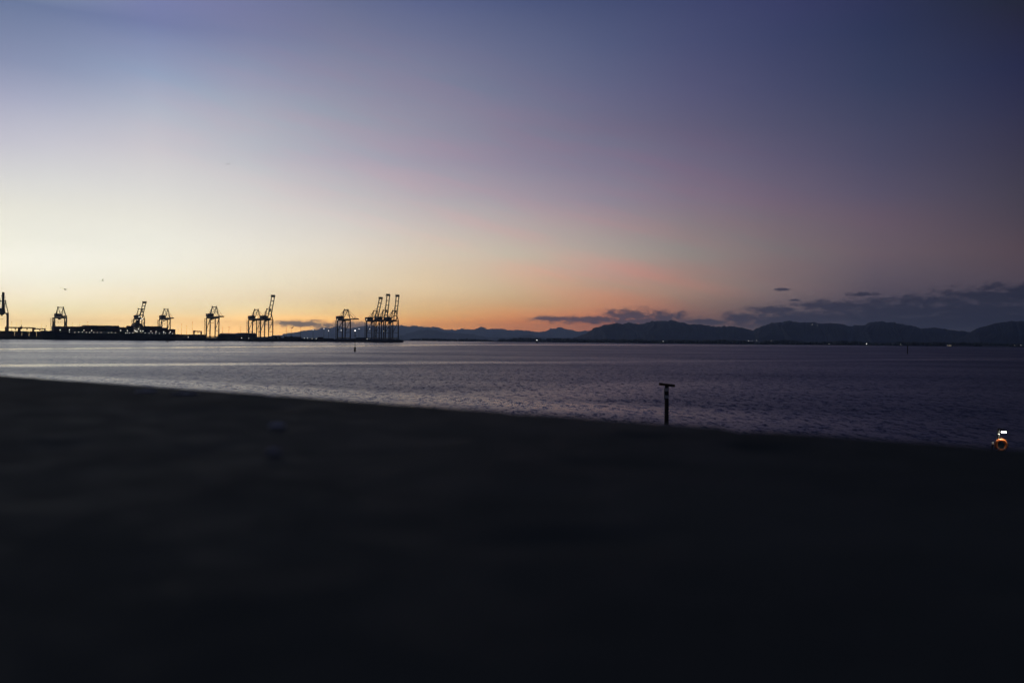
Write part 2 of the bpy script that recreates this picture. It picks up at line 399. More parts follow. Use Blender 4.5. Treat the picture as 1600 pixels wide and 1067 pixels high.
mountain('mountain_range', [(880, 534), (900, 527), (915, 521), (930, 512), (945, 507.5), (960, 505.5), (985, 505), (1000, 506), (1010, 504.5), (1022, 501.8), (1035, 500.8), (1052, 501.2), (1066, 503.5), (1080, 507.5), (1090, 506.5), (1104, 508.5), (1120, 510.5), (1142, 509), (1160, 512), (1175, 516), (1180, 515), (1190, 509.5), (1203, 505.5), (1215, 503.2), (1222, 503.4), (1233, 501), (1242, 503), (1250, 504.2), (1262, 503), (1272, 504), (1285, 505.5), (1300, 505), (1314, 506), (1325, 508.8), (1342, 509), (1352, 506.5), (1362, 503.6), (1377, 501.3), (1388, 503.8), (1402, 504.8), (1420, 508.4), (1440, 512.8), (1460, 512), (1475, 513.5), (1492, 516.5), (1520, 519), (1560, 522), (1640, 527)], 10500, 2000, M['forest'], 1, 1.4)
mountain('mountain_range', [(1490, 534), (1505, 525), (1517, 519), (1526, 513), (1540, 509.5), (1556, 505), (1570, 503), (1580, 501.4), (1590, 502.5), (1620, 500), (1680, 505), (1760, 498), (1850, 505), (2000, 503), (2200, 510), (2400, 506)], 8800, 1500, M['forest'], 2)
mountain('mountain_range', [(400, 528), (428, 525), (445, 521.5), (468, 518), (490, 514.5), (505, 513), (520, 511), (531, 510), (545, 512.5), (560, 510.5), (574, 508.5), (590, 511), (605, 509), (620, 508.6), (636, 509), (650, 508.7), (654, 510.2), (659, 509.4), (664, 511.2), (672, 512), (681, 510), (690, 513), (700, 515.2), (712, 516), (722, 513), (735, 514.6), (744, 513.8), (753, 511.2), (765, 514), (782, 513.6), (800, 516), (815, 515.6), (830, 517), (840, 519), (850, 518), (858, 515), (868, 513), (877, 511), (886, 514), (900, 517.5), (912, 517), (925, 516), (940, 521), (970, 526), (1000, 532)], 30000, 3800, M['forest'], 3, 1.5)
mountain('mountain_range', [(590, 533), (610, 528), (630, 523.5), (645, 519), (655, 516.2), (666, 515), (678, 515.8), (690, 518.5), (710, 520.5), (735, 522), (752, 525), (768, 527.5), (784, 527), (806, 526.5), (818, 524), (828, 523), (840, 526), (870, 529), (900, 533)], 19000, 1900, M['forest'], 4)

# ------------------------------------------------------------------ far shore
random.seed(5)
M['shore'] = material('dark_shore', (.02, .022, .018), .95, 0, .3, .01, spec=.1)
SHORE_Y = 5000
sh = MB(); vs = []; N = 160
for i in range(N + 1):
    px = 520 + (2500 - 520) * i / N
    p = at(px, 530, 1)
    yy = SHORE_Y + 900 * max(0, (1000 - px) / 480) + 60 * mn.noise(Vector((px * .01, 0, 0)))
    x = p.x * yy
    vs += [(x, yy, -2), (x, yy + 25, 2.5 + .8 * mn.noise(Vector((px * .04, 3, 0)))), (x, yy + 200, 3.2), (x * 2.0, yy * 2.0, 4)]
fs = [(i * 4 + k, i * 4 + k + 1, i * 4 + 5 + k, i * 4 + 4 + k) for i in range(N) for k in range(3)]
tag(sh.add(vs, fs).build('far_shore', M['shore']), kind='structure')
tl = MB()
for i in range(2600):
    px = random.uniform(640, 2000)
    yy = SHORE_Y + 900 * max(0, (1000 - px) / 480) + random.uniform(60, 400)
    x = at(px, 530, 1).x * yy
    grove = mn.noise(Vector((px * .02, 7, 0))) + .5 * mn.noise(Vector((px * .09, 2, 0)))
    hgt = max(6, 16 + 9 * grove + random.uniform(-2.5, 4)) * (.65 if px < 780 else 1)
    w = hgt * random.uniform(.35, .7)
    tl.blob((x, yy, 2 + hgt * .5), (w, w, hgt * random.uniform(.45, .6)), 5, 4)
tag(tl.build('tree_line', M['leaf']), 'low dark wooded belt along the far shore under the mountains', 'woodland', kind='stuff')

# ------------------------------------------------------------------ container terminal: a runs along the quay, b towards the water
V = Vector((.857, .515, 0)).normalized(); U = Vector((.515, -.857, 0)).normalized()
P0 = Vector((-465 / FPX * 2070, 2070, 0))
QUAY_Z = 5.5
ROT_U = math.atan2(U.y, U.x)
def T(a, b, z=0.0): return P0 + V * a + U * b + Vector((0, 0, z))
def a_for(px, b):
    k = (px - 800) / FPX; o = P0 + U * b
    return (k * o.y - o.x) / (V.x - k * V.y)
A0, A1 = a_for(-60, 20) - 250, a_for(629, 20)
q = MB()
q.add([T(A0, 20, -3), T(A1, 20, -3), T(A1 + 30, -40, -3), T(A1 + 120, -420, -3), T(A0, -420, -3),
       T(A0, 20, QUAY_Z), T(A1, 20, QUAY_Z), T(A1 + 30, -40, QUAY_Z), T(A1 + 120, -420, QUAY_Z), T(A0, -420, QUAY_Z)],
      [(5, 6, 7, 8, 9), (0, 1, 6, 5), (1, 2, 7, 6), (2, 3, 8, 7), (3, 4, 9, 8), (4, 0, 5, 9)])
q.add([T(A0, 19.2, QUAY_Z), T(A1, 19.2, QUAY_Z), T(A1, 19.9, QUAY_Z), T(A0, 19.9, QUAY_Z), T(A0, 19.2, QUAY_Z + .5), T(A1, 19.2, QUAY_Z + .5), T(A1, 19.9, QUAY_Z + .5), T(A0, 19.9, QUAY_Z + .5)],
      [(4, 5, 6, 7), (0, 1, 5, 4), (2, 3, 7, 6), (1, 2, 6, 5), (3, 0, 4, 7)])
quay = tag(q.build('quay', M['quay']), kind='structure')
fend = MB().box(-.8, .8, -.5, .5, -2.0, 2.0).mesh('fender', M['dark_steel'])
for i in range(int((A1 - a_for(270, 20)) / 16)):
    p = T(a_for(275, 20) + i * 16, 20.6, 3.2)
    link('fender', fend, quay, p, (0, 0, ROT_U + math.pi / 2))

# ---- ship-to-shore cranes (local x = boom direction, y along the quay)
HG = 42.0
cm = {}
def crane_meshes():
    cm['leg'] = MB().beam((0, 0, 2), (0, 0, HG + 1), 2.0).mesh('leg', M['crane'])
    cm['bogie'] = MB().box(-1.0, 1.0, -5, 5, .9, 2.1).box(-.7, .7, -4.6, -3.6, 0, .9).box(-.7, .7, -2, -1, 0, .9).box(-.7, .7, 1, 2, 0, .9).box(-.7, .7, 3.6, 4.6, 0, .9).mesh('bogie', M['crane'])
    cm['sill_beam'] = MB().beam((0, -9, 3.6), (0, 9, 3.6), 1.5, 2.0).mesh('sill_beam', M['crane'])
    cm['sill_lamplit'] = MB().beam((0, -9, 3.6), (0, 9, 3.6), 1.5, 2.0).mesh('sill_beam', M['crane_lamplit'])
    cm['portal_beam'] = MB().beam((-15, 0, 16), (15, 0, 16), .9, 1.1).mesh('portal_beam', M['crane'])
    cm['cross_beam'] = MB().beam((0, -9.5, HG), (0, 9.5, HG), 1.7, 2.2).mesh('cross_beam', M['crane'])
    cm['brace'] = MB().beam((14.5, 0, HG - 1), (-14.5, 0, 17), 1.0).mesh('brace', M['crane'])
    gm = MB()
    for y in (-3.2, 3.2): gm.beam((-36, y, HG + 2), (17, y, HG + 2), 1.6, 3.0)
    for x in (-36, -26, -16, -6, 4, 14): gm.beam((x, -3.2, HG + 2.6), (x, 3.2, HG + 2.6), .9, 1.1)
    cm['girder'] = gm.mesh('girder', M['crane'])
    wk = MB().box(-37, 17, 4.4, 5.4, HG + 3.0, HG + 3.15)
    for x in range(-37, 17, 3): wk.beam((x, 5.35, HG + 3), (x, 5.35, HG + 4.2), .12)
    wk.beam((-37, 5.35, HG + 4.2), (17, 5.35, HG + 4.2), .12)
    cm['walkway'] = wk.mesh('walkway', M['dark_steel'])
    bm_ = MB()
    for y in (-3.2, 3.2): bm_.beam((0, y, 0), (56, y, 0), 1.4, 2.2)
    cm['boom'] = bm_.mesh('boom', M['crane'])
    mono = MB().beam((0, 0, 0), (36.5, 0, 0), 4.2, 3.2)
    cm['mono_boom'] = mono.mesh('boom', M['crane'])
    cm['boom_tie'] = MB().beam((0, -3.2, .3), (0, 3.2, .3), 1.1, 1.3).mesh('boom_tie', M['crane'])
    cm['boom_tip'] = MB().box(53.5, 58, -4, 4, -1.2, 1.4).box(52.5, 58.5, -4.6, -4.2, 1.4, 2.4).mesh('boom_tip', M['dark_steel'])
    ap = MB()
    for y in (-1, 1):
        ap.beam((15, 9 * y, HG), (12.5, 4.2 * y, HG + 22.5), 1.4)
        ap.beam((12.5, 4.2 * y, HG + 22.5), (-14, 4 * y, HG + 3), 1.0)
    ap.beam((13.4, -5.4, HG + 12), (13.4, 5.4, HG + 12), .5)
    cm['apex_frame'] = ap.mesh('apex_frame', M['crane'])
    cm['apex_beam'] = MB().beam((12.5, -5.4, HG + 22.8), (12.5, 5.4, HG + 22.8), 2.4, 1.6).box(11.4, 13.6, -5, -3.4, HG + 23.6, HG + 24.6).box(11.4, 13.6, 3.4, 5, HG + 23.6, HG + 24.6).mesh('apex_beam', M['crane'])
    hs = MB().box(-33, -15, -6, 6, HG + 3.4, HG + 9.4)
    hs.add([(-33.5, -6.4, HG + 9.4), (-14.5, -6.4, HG + 9.4), (-14.5, 6.4, HG + 9.4), (-33.5, 6.4, HG + 9.4), (-33.5, 0, HG + 10.2), (-14.5, 0, HG + 10.2)],
           [(0, 1, 5, 4), (2, 3, 4, 5), (1, 2, 5), (3, 0, 4), (3, 2, 1, 0)])
    cm['machinery_house'] = hs.mesh('machinery_house', M['house'])
    vt = MB().box(-14.99, -14.8, -1.5, 1.5, HG + 5, HG + 8)
    cm['vent_panel'] = vt.mesh('vent_panel', M['dark_steel'])
    cm['trolley'] = MB().box(-5, 3, -4, 4, HG - .4, HG + .6).box(-4, 2, -3, 3, HG - 2.2, HG - .4).mesh('trolley', M['dark_steel'])
    cab = MB().box(-8.4, -5.4, -1.6, 1.6, HG - 4.2, HG - 1.2)
    cm['operator_cab'] = cab.mesh('operator_cab', M['house'])
    cm['cab_window'] = MB().box(-5.4, -5.3, -1.3, 1.3, HG - 3.6, HG - 1.8).mesh('cab_window', M['dark_steel'])
    sp = MB().beam((-2, -2.5, HG - 10), (-2, 2.5, HG - 10), 1.4, .7)
    for y in (-2.2, 2.2): sp.beam((-2, y, HG - 10), (-2, y, HG - 1.5), .15)
    cm['spreader'] = sp.mesh('spreader', M['dark_steel'])
    st = MB()
    for k in range(13):
        z = 3 + k * 3.0; f = 1 if k % 2 else -1
        st.box(-16.6, -14.4, -13.2, -9.9, z, z + .25)
        st.beam((-15.2, -11.5 - 1.4 * f, z + .2), (-15.2, -11.5 + 1.4 * f, z + 3), .7, .25)
    for x, y in ((-16.4, -13), (-14.6, -13)): st.beam((x, y, 2.5), (x, y, HG), .3)
    cm['stair_tower'] = st.mesh('stair_tower', M['dark_steel'])
    cm['flood'] = MB().box(-.5, .5, -.8, .8, -.4, .4).mesh('floodlight', M['lamp_flood'])
    cm['lampw'] = MB().box(-.4, .4, -.5, .5, -.35, .35).mesh('lamp', M['lamp_warm'])
crane_meshes()
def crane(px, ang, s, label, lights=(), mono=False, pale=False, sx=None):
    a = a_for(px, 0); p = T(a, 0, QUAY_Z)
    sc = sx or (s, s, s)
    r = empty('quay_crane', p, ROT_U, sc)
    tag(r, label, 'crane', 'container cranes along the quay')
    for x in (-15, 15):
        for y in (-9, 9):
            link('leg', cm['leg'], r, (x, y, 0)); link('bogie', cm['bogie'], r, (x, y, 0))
        link('sill_beam', cm['sill_lamplit' if pale else 'sill_beam'], r, (x, 0, 0)); link('cross_beam', cm['cross_beam'], r, (x, 0, 0))
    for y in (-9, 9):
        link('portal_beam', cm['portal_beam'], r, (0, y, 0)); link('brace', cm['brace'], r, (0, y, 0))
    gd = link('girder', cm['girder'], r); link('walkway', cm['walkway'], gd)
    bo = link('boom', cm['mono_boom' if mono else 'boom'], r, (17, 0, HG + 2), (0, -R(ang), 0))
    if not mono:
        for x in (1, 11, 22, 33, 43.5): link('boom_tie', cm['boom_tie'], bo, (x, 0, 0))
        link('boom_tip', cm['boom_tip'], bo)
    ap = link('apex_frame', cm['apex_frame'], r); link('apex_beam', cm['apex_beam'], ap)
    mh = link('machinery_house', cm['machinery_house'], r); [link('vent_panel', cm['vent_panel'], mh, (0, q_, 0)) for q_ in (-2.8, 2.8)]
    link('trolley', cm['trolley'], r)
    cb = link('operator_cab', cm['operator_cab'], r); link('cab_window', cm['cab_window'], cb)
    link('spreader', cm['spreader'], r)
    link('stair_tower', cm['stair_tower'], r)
    for y in (-1, 1):
        top = Vector((12.5, 4 * y, HG + 23))
        if ang < 20:
            ends = [(17 + 28 * math.cos(R(ang)), 3.2 * y, HG + 3 + 28 * math.sin(R(ang))), (17 + 50 * math.cos(R(ang)), 3.2 * y, HG + 3 + 50 * math.sin(R(ang)))]
        else:
            ends = [(17 + 30 * math.cos(R(ang)), 3.2 * y, HG + 3 + 30 * math.sin(R(ang)))]
        ends.append((-34, 3.2 * y, HG + 3.5))
        for e in ends: MB().beam(top, e, .42).build('stay', M['cable'], r)
    for (x, y, z, k) in lights: link('floodlight', cm[k], r, (x, y, z))
    return r
w = [(-8, 0, HG - .9, 'flood'), (4, 2, HG - .9, 'lampw')]
crane(3, 84, 1.02, 'dark crane cut off by the left edge, its single thick boom raised upright', [(8, 4, HG - 1, 'lampw')], mono=True)
crane(93, 0, .88, 'crane with lowered boom above the bow half of the moored ship', [(-4, -2, HG - 1, 'flood'), (2, 3, HG + 1, 'flood'), (-10, 3, HG + 1, 'lampw')], sx=(.95, 1.15, .87))
crane(217, 38, .88, 'crane with half raised boom standing over the lit deckhouse of the ship', [(14, 1, HG - 1, 'flood'), (18, 3, HG + 1.2, 'flood'), (22, -3.8, HG + 5, 'flood'), (8, -5, HG - 2, 'lampw'), (30, 4, HG + 14, 'lampw')])
crane(257, 0, .89, 'floodlit crane with lowered boom above the stern of the moored ship', [(4, 3, HG + .6, 'flood'), (-2, 0, HG - 1.2, 'flood'), (9, -3, HG - 1.2, 'lampw')])
crane(332, 0, 1.0, 'lone dark crane with lowered boom right of the moored ship')
crane(397.5, 0, .95, 'crane with lowered boom, left one of the pair at mid quay', [(-14.5, 8, HG + 5, 'lampw')])
crane(416.5, 61, .97, 'crane with tall raised boom, right one of the pair at mid quay', [(-14.5, 5, HG + 5, 'lampw')])
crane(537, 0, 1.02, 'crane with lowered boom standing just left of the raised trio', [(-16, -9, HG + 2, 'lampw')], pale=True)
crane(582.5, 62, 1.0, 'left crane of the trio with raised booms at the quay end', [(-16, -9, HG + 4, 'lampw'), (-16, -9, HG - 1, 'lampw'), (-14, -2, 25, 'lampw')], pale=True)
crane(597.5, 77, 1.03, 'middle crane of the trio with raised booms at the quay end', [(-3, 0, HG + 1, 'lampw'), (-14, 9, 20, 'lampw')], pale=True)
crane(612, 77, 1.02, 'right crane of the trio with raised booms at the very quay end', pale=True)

# ---- shipping containers
cmesh = []
for mt in CONT:
    b = MB().box(-6.05, 6.05, -1.2, 1.2, .12, 2.5)
    for x in (-6.1, 5.9):
        for y in (-1.25, 1.05): b.box(x, x + .2, y, y + .2, 0, 2.6)
    for z in (0, 2.45):
        for y in (-1.25, 1.1): b.box(-5.9, 5.9, y, y + .15, z, z + .14)
    for k in range(18):
        x = -5.7 + k * .66; b.box(x, x + .3, -1.23, -1.2, .16, 2.44)
    cmesh.append(b.mesh('shipping_container', mt))
ROT_V = math.atan2(V.y, V.x)
def container(a, b, z, label, group, k=None):
    o = link('shipping_container', random.choice(cmesh) if k is None else cmesh[k], None, T(a, b, z), (0, 0, ROT_V))
    return tag(o, label, 'container', group)
random.seed(11)
def yard(px0, px1, b, tiers, label, group):
    a = a_for(px0, b) + 6.2; e = a_for(px1, b)
    while a < e:
        px = px0 + (px1 - px0) * (a - a_for(px0, b)) / (e - a_for(px0, b))
        n = tiers(px)
        for k in range(n): container(a, b, QUAY_Z + k * 2.6, label, group)
        a += 12.7
yard(-12, 88, -45, lambda p: random.choice((3, 4, 4)), 'dark container in the stacks under the leftmost gantry frames', 'containers in the left yard')
yard(274, 322, -45, lambda p: random.choice((2, 3, 3)), 'dark container in the stacks just right of the ship stern', 'containers behind the ship stern')
yard(340, 396, -55, lambda p: random.choice((2, 3, 3, 4)), 'dark container stacked between the lone crane and the crane pair', 'containers at mid quay')
yard(436, 524, -45, lambda p: random.choice((1, 1, 2, 2)), 'dark container in the low row between crane pair and right-hand cranes', 'containers in the low row')
yard(548, 575, -45, lambda p: random.choice((1, 2)), 'dark container in the low row beside the raised trio', 'containers by the raised trio')

# ---- moored container ship
SB = 15 + 6 + 19
sa0, sa1 = a_for(63, SB), a_for(272, SB)
SL = sa1 - sa0
ship = empty('container_ship', T((sa0 + sa1) / 2, SB, 0), ROT_V)
tag(ship, 'long dark container ship moored under the left-hand cranes, deck lights on', 'ship')
hb = MB(); st = []
prof = [(0.0, .02, .3, 15.8), (.02, .12, 5, 15.8), (.05, .38, 10, 15.6), (.09, .66, 14, 15.2), (.10, .70, 14.6, 14.0), (.16, .92, 16.2, 13.8), (.25, 1, 16.5, 13.6), (.8, 1, 16.5, 13.6), (.92, .9, 16.5, 13.6), (1.0, .62, 15.5, 13.6)]
for (f, wl, dk, dz) in prof:
    x = -SL / 2 + SL * f
    w_ = 16.5 * wl
    rake = 7 * (1 - f / .05) if f < .05 else 0
    for sgn in (-1, 1):
        for (hw, z, xo) in ((w_ * .8, -4, rake), (w_, 0, rake * .7), (w_ * .45 + dk * .55, dz * .55, rake * .3), (dk, dz, 0), (dk, dz + 1.1, 0), (dk - .25 if dk > .5 else dk * .5, dz + 1.1, 0), (dk - .25 if dk > .5 else dk * .5, dz, 0), (0, dz, 0)):
            st.append((x + xo, sgn * hw, z))
K = 8; fs = []
for i in range(len(prof) - 1):
    for sgn in range(2):
        for k in range(K - 1):
            a = (i * 2 + sgn) * K + k; b2 = ((i + 1) * 2 + sgn) * K + k
            fs.append((a, a + 1, b2 + 1, b2))
for i in (0, len(prof) - 1):
    for k in range(K - 1):
        a = i * 2 * K + k; fs.append((a, a + 1, a + K + 1, a + K))
hb.add(st, fs).build('hull', M['hull'], ship)
# deckhouse, amidships aft
def sx_of(px): return a_for(px, SB) - (sa0 + sa1) / 2
h0, h1 = sx_of(206.5), sx_of(221)
dh = MB().box(h0, h1, -14, 14, 13.7, 30).box(h0 + 2, h1 - 3, -16, 16, 30, 33).box(h0 + 4, h1 - 5, -9, 9, 33, 35)
dho = dh.build('deckhouse', M['deckhouse'], ship)
MB().box(h0 + 7, h1 - 4, -3, 3, 33, 40).build('funnel', M['hull'], ship)
mst = MB().beam((h0 + 3.5, 0, 35), (h0 + 3.5, 0, 46), .7).beam((h0 + 3.5, -3, 42), (h0 + 3.5, 3, 42), .4)
mst.build('radar_mast', M['dark_steel'], ship)
wm = MB().box(-.55, .55, -.12, .05, -.5, .5).mesh('window', M['window_lit'])
wd = MB().box(-.55, .55, -.12, .05, -.5, .5).mesh('window', M['dark_steel'])
random.seed(3)
for r_ in range(5):
    for k in range(7):
        x = h0 + 2 + k * (h1 - h0 - 4) / 6
        link('window', wm if random.random() < .4 else wd, dho, (x, -14.03, 15.8 + r_ * 2.9))
for k in range(9):
    link('bridge_window', wd, dho, (h0 + 3.4 + k * (h1 - h0 - 7.8) / 8, -16.03, 31.8))
dl = MB().blob((0, 0, 0), .5, 6, 4).mesh('deck_light', M['lamp_small'])
for px in [106.5, 115, 121, 126.5, 132.5, 138, 144.5, 149.5, 155.5, 161, 167, 172, 178, 194, 197, 200, 205, 224, 230, 235, 240.5, 246, 252.5, 255.5, 261.5, 266.5]:
    if random.random() < .95:
        link('deck_light', dl, ship, (sx_of(px), -16.9, 14.5 + random.uniform(-.3, .3)))
fl = MB().blob((0, 0, 0), .7, 6, 4).mesh('work_light', M['lamp_small'])
for px, z in ((106.5, 19), (129, 18.5), (141, 18.3), (186, 19), (196.5, 19), (233, 18.3), (241, 18), (253, 17.5), (263, 17.5), (92, 18.5), (208, 19.5), (209.5, 18), (221, 18.5), (214, 22), (217, 19), (211.5, 17.3)):
    link('work_light', fl, ship, (sx_of(px), -16.9 if not 205 < px < 222 else -14.6, z))
# containers on deck: the outboard row piece by piece, the rows behind it as one
def ship_tiers(px):
    for lo, hi, n in ((83, 91, 4), (94.5, 106, 4), (106, 126, 4), (126, 150, 5), (150, 170, 5), (170, 184, 5), (184, 193, 4), (193, 206, 5), (222, 238, 5), (238, 250, 5), (250, 258, 4), (261.5, 272, 3)):
        if lo <= px <= hi: return n
    return 0
mid = (sa0 + sa1) / 2
inner = MB()
for lo, hi in ((83, 91.6), (94.5, 205.6), (222, 258.6), (261, 271.4)):
    a, e = a_for(lo, SB), a_for(hi, SB)
    n = max(1, round((e - a) / 12.5)); stp = (e - a) / n
    for i in range(n):
        c = a + (i + .5) * stp
        px = lo + (hi - lo) * (i + .5) / n
        t_ = ship_tiers(px) or 4
        for k in range(t_):
            container(c, SB + 14.8 - .2, 15.2 + k * 2.6, 'dark container in the outboard row on the deck of the moored ship', 'containers on the ship deck')
        hh = t_ - (random.random() < .3)
        for r_ in range(11):
            y0 = -12.1 + r_ * 2.55
            inner.box(c - mid - 6, c - mid + 6, y0, y0 + 2.44, 15.2, 15.2 + hh * 2.6 - .1)
        inner.box(c - mid - 6, c - mid + 6, -14.5, 14.5, 13.7, 15.1)
tag(inner.build('container_stacks', CONT[5], None, ship.location, (0, 0, ROT_V)), 'mass of stacked cargo containers filling the ship deck', 'containers', kind='stuff')

# ---- rubber-tyred yard gantries
rm = {}
def rtg_meshes():
    rm['leg'] = MB().beam((0, 0, 1.5), (0, 0, 17), 1.9).mesh('leg', M['rtg'])
    rm['wheel_set'] = MB().box(-.7, .7, -5, 5, .9, 2).tube([(-.5, -4, .8), (.5, -4, .8)], .8, 10).tube([(-.5, 4, .8), (.5, 4, .8)], .8, 10).mesh('wheel_set', M['dark_steel'])
    rm['top_girder'] = MB().beam((-12.5, 0, 17.4), (12.5, 0, 17.4), 1.6, 2.4).mesh('top_girder', M['rtg'])
    rm['end_beam'] = MB().beam((0, -4, 17.3), (0, 4, 17.3), 1.0, 1.4).mesh('end_beam', M['rtg'])
    rm['engine_house'] = MB().box(-2.6, 1.6, -2.6, 2.6, 14.5, 19.8).mesh('engine_house', M['rtg'])
    rm['cab'] = MB().box(2, 4.4, -1.2, 1.2, 13.4, 15.8).mesh('cab', M['dark_steel'])
rtg_meshes()
def rtg(px, label, b=-95, s=1.0, house=True, w_=1.0):
    r = empty('yard_gantry', T(a_for(px, b), b, QUAY_Z), ROT_V, (s * w_, s, s))
    tag(r, label, 'gantry', 'yard gantries above the containers')
    for x in (-11.5, 11.5):
        for y in (-4, 4): link('leg', rm['leg'], r, (x, y, 0))
        link('wheel_set', rm['wheel_set'], r, (x, 0, 0)); link('end_beam', rm['end_beam'], r, (x, 0, 0))
    for y in (-4, 4): link('top_girder', rm['top_girder'], r, (0, y, 0))
    if house: link('engine_house', rm['engine_house'], r, (-9, 0, 0))
    link('cab', rm['cab'], r, (-2 if house else 3, 0, 0))
rtg(18.5, 'rust red yard gantry beside the leg of the leftmost crane', house=False)
rtg(41, 'rust red yard gantry in the middle of the left yard, bulky left end', s=1.0)
rtg(61, 'rust red yard gantry nearest the bow of the ship', s=.9)
rtg(308.5, 'small yard gantry between the ship stern and the lone crane', b=-140, s=.86, w_=.8)

# ---- tall light masts
mm = MB().tube([(0, 0, 0), (0, 0, 1)], [.34, .2], 6).mesh('pole', M['dark_steel'])
mh = MB().box(-1.3, 1.3, -1.3, 1.3, -.25, .25).mesh('head_frame', M['dark_steel'])
ml = MB().blob((0, 0, 0), .75, 6, 4).mesh('lamp', M['lamp_white'])
def mast(px, top, label, lit=False, b=-70):
    base = T(a_for(px, b), b, QUAY_Z)
    z = at(px, top, base.y).z - QUAY_Z
    r = empty('light_mast', base, ROT_V)
    tag(r, label, 'light mast', 'tall light masts on the terminal')
    p = link('pole', mm, r); p.scale = (1, 1, z)
    link('head_frame', mh, r, (0, 0, z))
    if lit: link('lamp', ml, r, (0, 0, z - .9))
for px, top, b, lab in [
    (18, 503, -120, 'thin unlit mast just right of the leftmost crane leg'), (25, 505, -120, 'thin unlit mast at the right end of the first yard gantry'),
    (33, 500.5, -120, 'tallest thin unlit mast above the middle yard gantry'), (65, 507, -120, 'thin unlit mast by the right leg of the third yard gantry'),
    (72, 509, -120, 'short thin unlit mast just left of the crane above the bow'), (113.5, 505, -70, 'thin unlit mast behind the ship, first right of the bow crane'),
    (124.5, 504, -70, 'thin unlit mast behind the ship, second right of the bow crane'), (137, 503, -70, 'thin unlit mast behind the ship, third right of the bow crane'),
    (283.5, 506.5, -70, 'thin unlit mast just right of the lamp behind the ship stern'), (291.5, 509, -70, 'thin unlit mast left of the small yard gantry'),
    (300.5, 503.5, -70, 'tall thin unlit mast over the left end of the small yard gantry'), (347.5, 511.5, -70, 'thin unlit mast under the boom tip of the lone crane'),
    (357.5, 511, -70, 'thin unlit mast just beyond the boom tip of the lone crane'), (375.5, 510, -70, 'thin unlit mast halfway between lone crane and crane pair'),
    (447.5, 513, -60, 'thin unlit mast nearest the crane pair, in front of the pale hill'), (455, 512, -60, 'thin unlit mast below the bird near the crane pair'),
    (469.5, 511, -60, 'tall thin unlit mast halfway between bird and first lit mast')]:
    mast(px, top, lab, False, b)
for px, top, b, lab in [
    (278, 511, -70, 'lit mast just right of the ship stern'), (489, 515, -60, 'lit mast, first of the lit ones right of the crane pair'),
    (506, 512.8, -60, 'lit mast, second of the lit ones right of the crane pair'), (513.2, 516, -60, 'lower lit mast just left of the crane beside the trio'),
    (533, 515.5, -60, 'dim lit mast seen between the legs of the crane beside the trio'), (560.8, 513.3, -60, 'lit mast right of the crane beside the trio'),
    (572.3, 516, -60, 'lit mast touching the leftmost leg of the raised trio')]:
    mast(px, top, lab, True, b)
# ---- small lamps along the quay edge
qp = MB().tube([(0, 0, 0), (0, 0, 3.4)], .14, 6).box(-.3, .3, -.3, .3, 0, .25).mesh('post', M['dark_steel'])
ql = MB().blob((0, 0, 3.7), .6, 6, 4).mesh('lamp', M['lamp_small'])
def quay_lamp(px, py, label, b=18):
    base = T(a_for(px, b), b, QUAY_Z)
    r = tag(empty('quay_lamp', base, ROT_V), label, 'lamp', 'small lamps along the quay edge')
    zt = max(.5, at(px, py, base.y).z - QUAY_Z)
    po = link('post', qp, r); po.scale = (1, 1, zt / 3.7)
    link('lamp', ql, r, (0, 0, zt - 3.7))
for px, py, lab in [(294, 526.8, 'small lamp on the quay just right of the ship stern'), (377.5, 528, 'small dim lamp on the quay left of the crane pair'),
                    (388.5, 528.6, 'bright small lamp on the quay under the first leg of the crane pair'), (475.5, 528.3, 'first of four small quay lamps between pair and trio'),
                    (480.5, 528.4, 'second of four small quay lamps between pair and trio'), (487.5, 529, 'third of four small quay lamps between pair and trio'),
                    (494, 529.2, 'fourth of four small quay lamps between pair and trio'), (573.5, 529.6, 'small quay lamp at the foot of the raised trio')]:
    quay_lamp(px, py, lab)
# ---- sheds on the terminal
def shed(name, px0, px1, b, h_, d, label, wall=None, roof=None):
    a0, a1 = a_for(px0, b), a_for(px1, b)
    L = (a1 - a0) / 2
    r = tag(empty(name, T((a0 + a1) / 2, b, QUAY_Z), ROT_V), label, 'shed')
    MB().box(-L, L, -d / 2, d / 2, 0, h_).build('wall', wall or M['pale'], r)
    rf = MB().add([(-L - .4, -d / 2 - .4, h_), (L + .4, -d / 2 - .4, h_), (L + .4, d / 2 + .4, h_), (-L - .4, d / 2 + .4, h_), (-L - .4, 0, h_ + d * .1), (L + .4, 0, h_ + d * .1)],
                  [(0, 1, 5, 4), (2, 3, 4, 5), (1, 2, 5), (3, 0, 4), (3, 2, 1, 0)])
    rf.build('roof', roof or M['roof'], r)
    n = max(2, int(2 * L / 9))
    for k in range(n):
        x = -L + 2 * L * (k + .5) / n
        MB().box(x - 1.9, x + 1.9, -d / 2 - .12, -d / 2 + .05, 0, h_ * .6).build('door', M['dark_steel'], r)
shed('terminal_shed', 345, 372, -140, 9.0, 26, 'long dull shed with dark roof behind the containers at mid quay', M['roof'])
shed('terminal_shed', 372, 398, -160, 10.5, 26, 'taller dull shed with dark roof just left of the crane pair', M['roof'])
shed('site_office', 428, 438.5, -80, 6.8, 12, 'small pale flat building just right of the crane pair', M['pale'], M['white'])
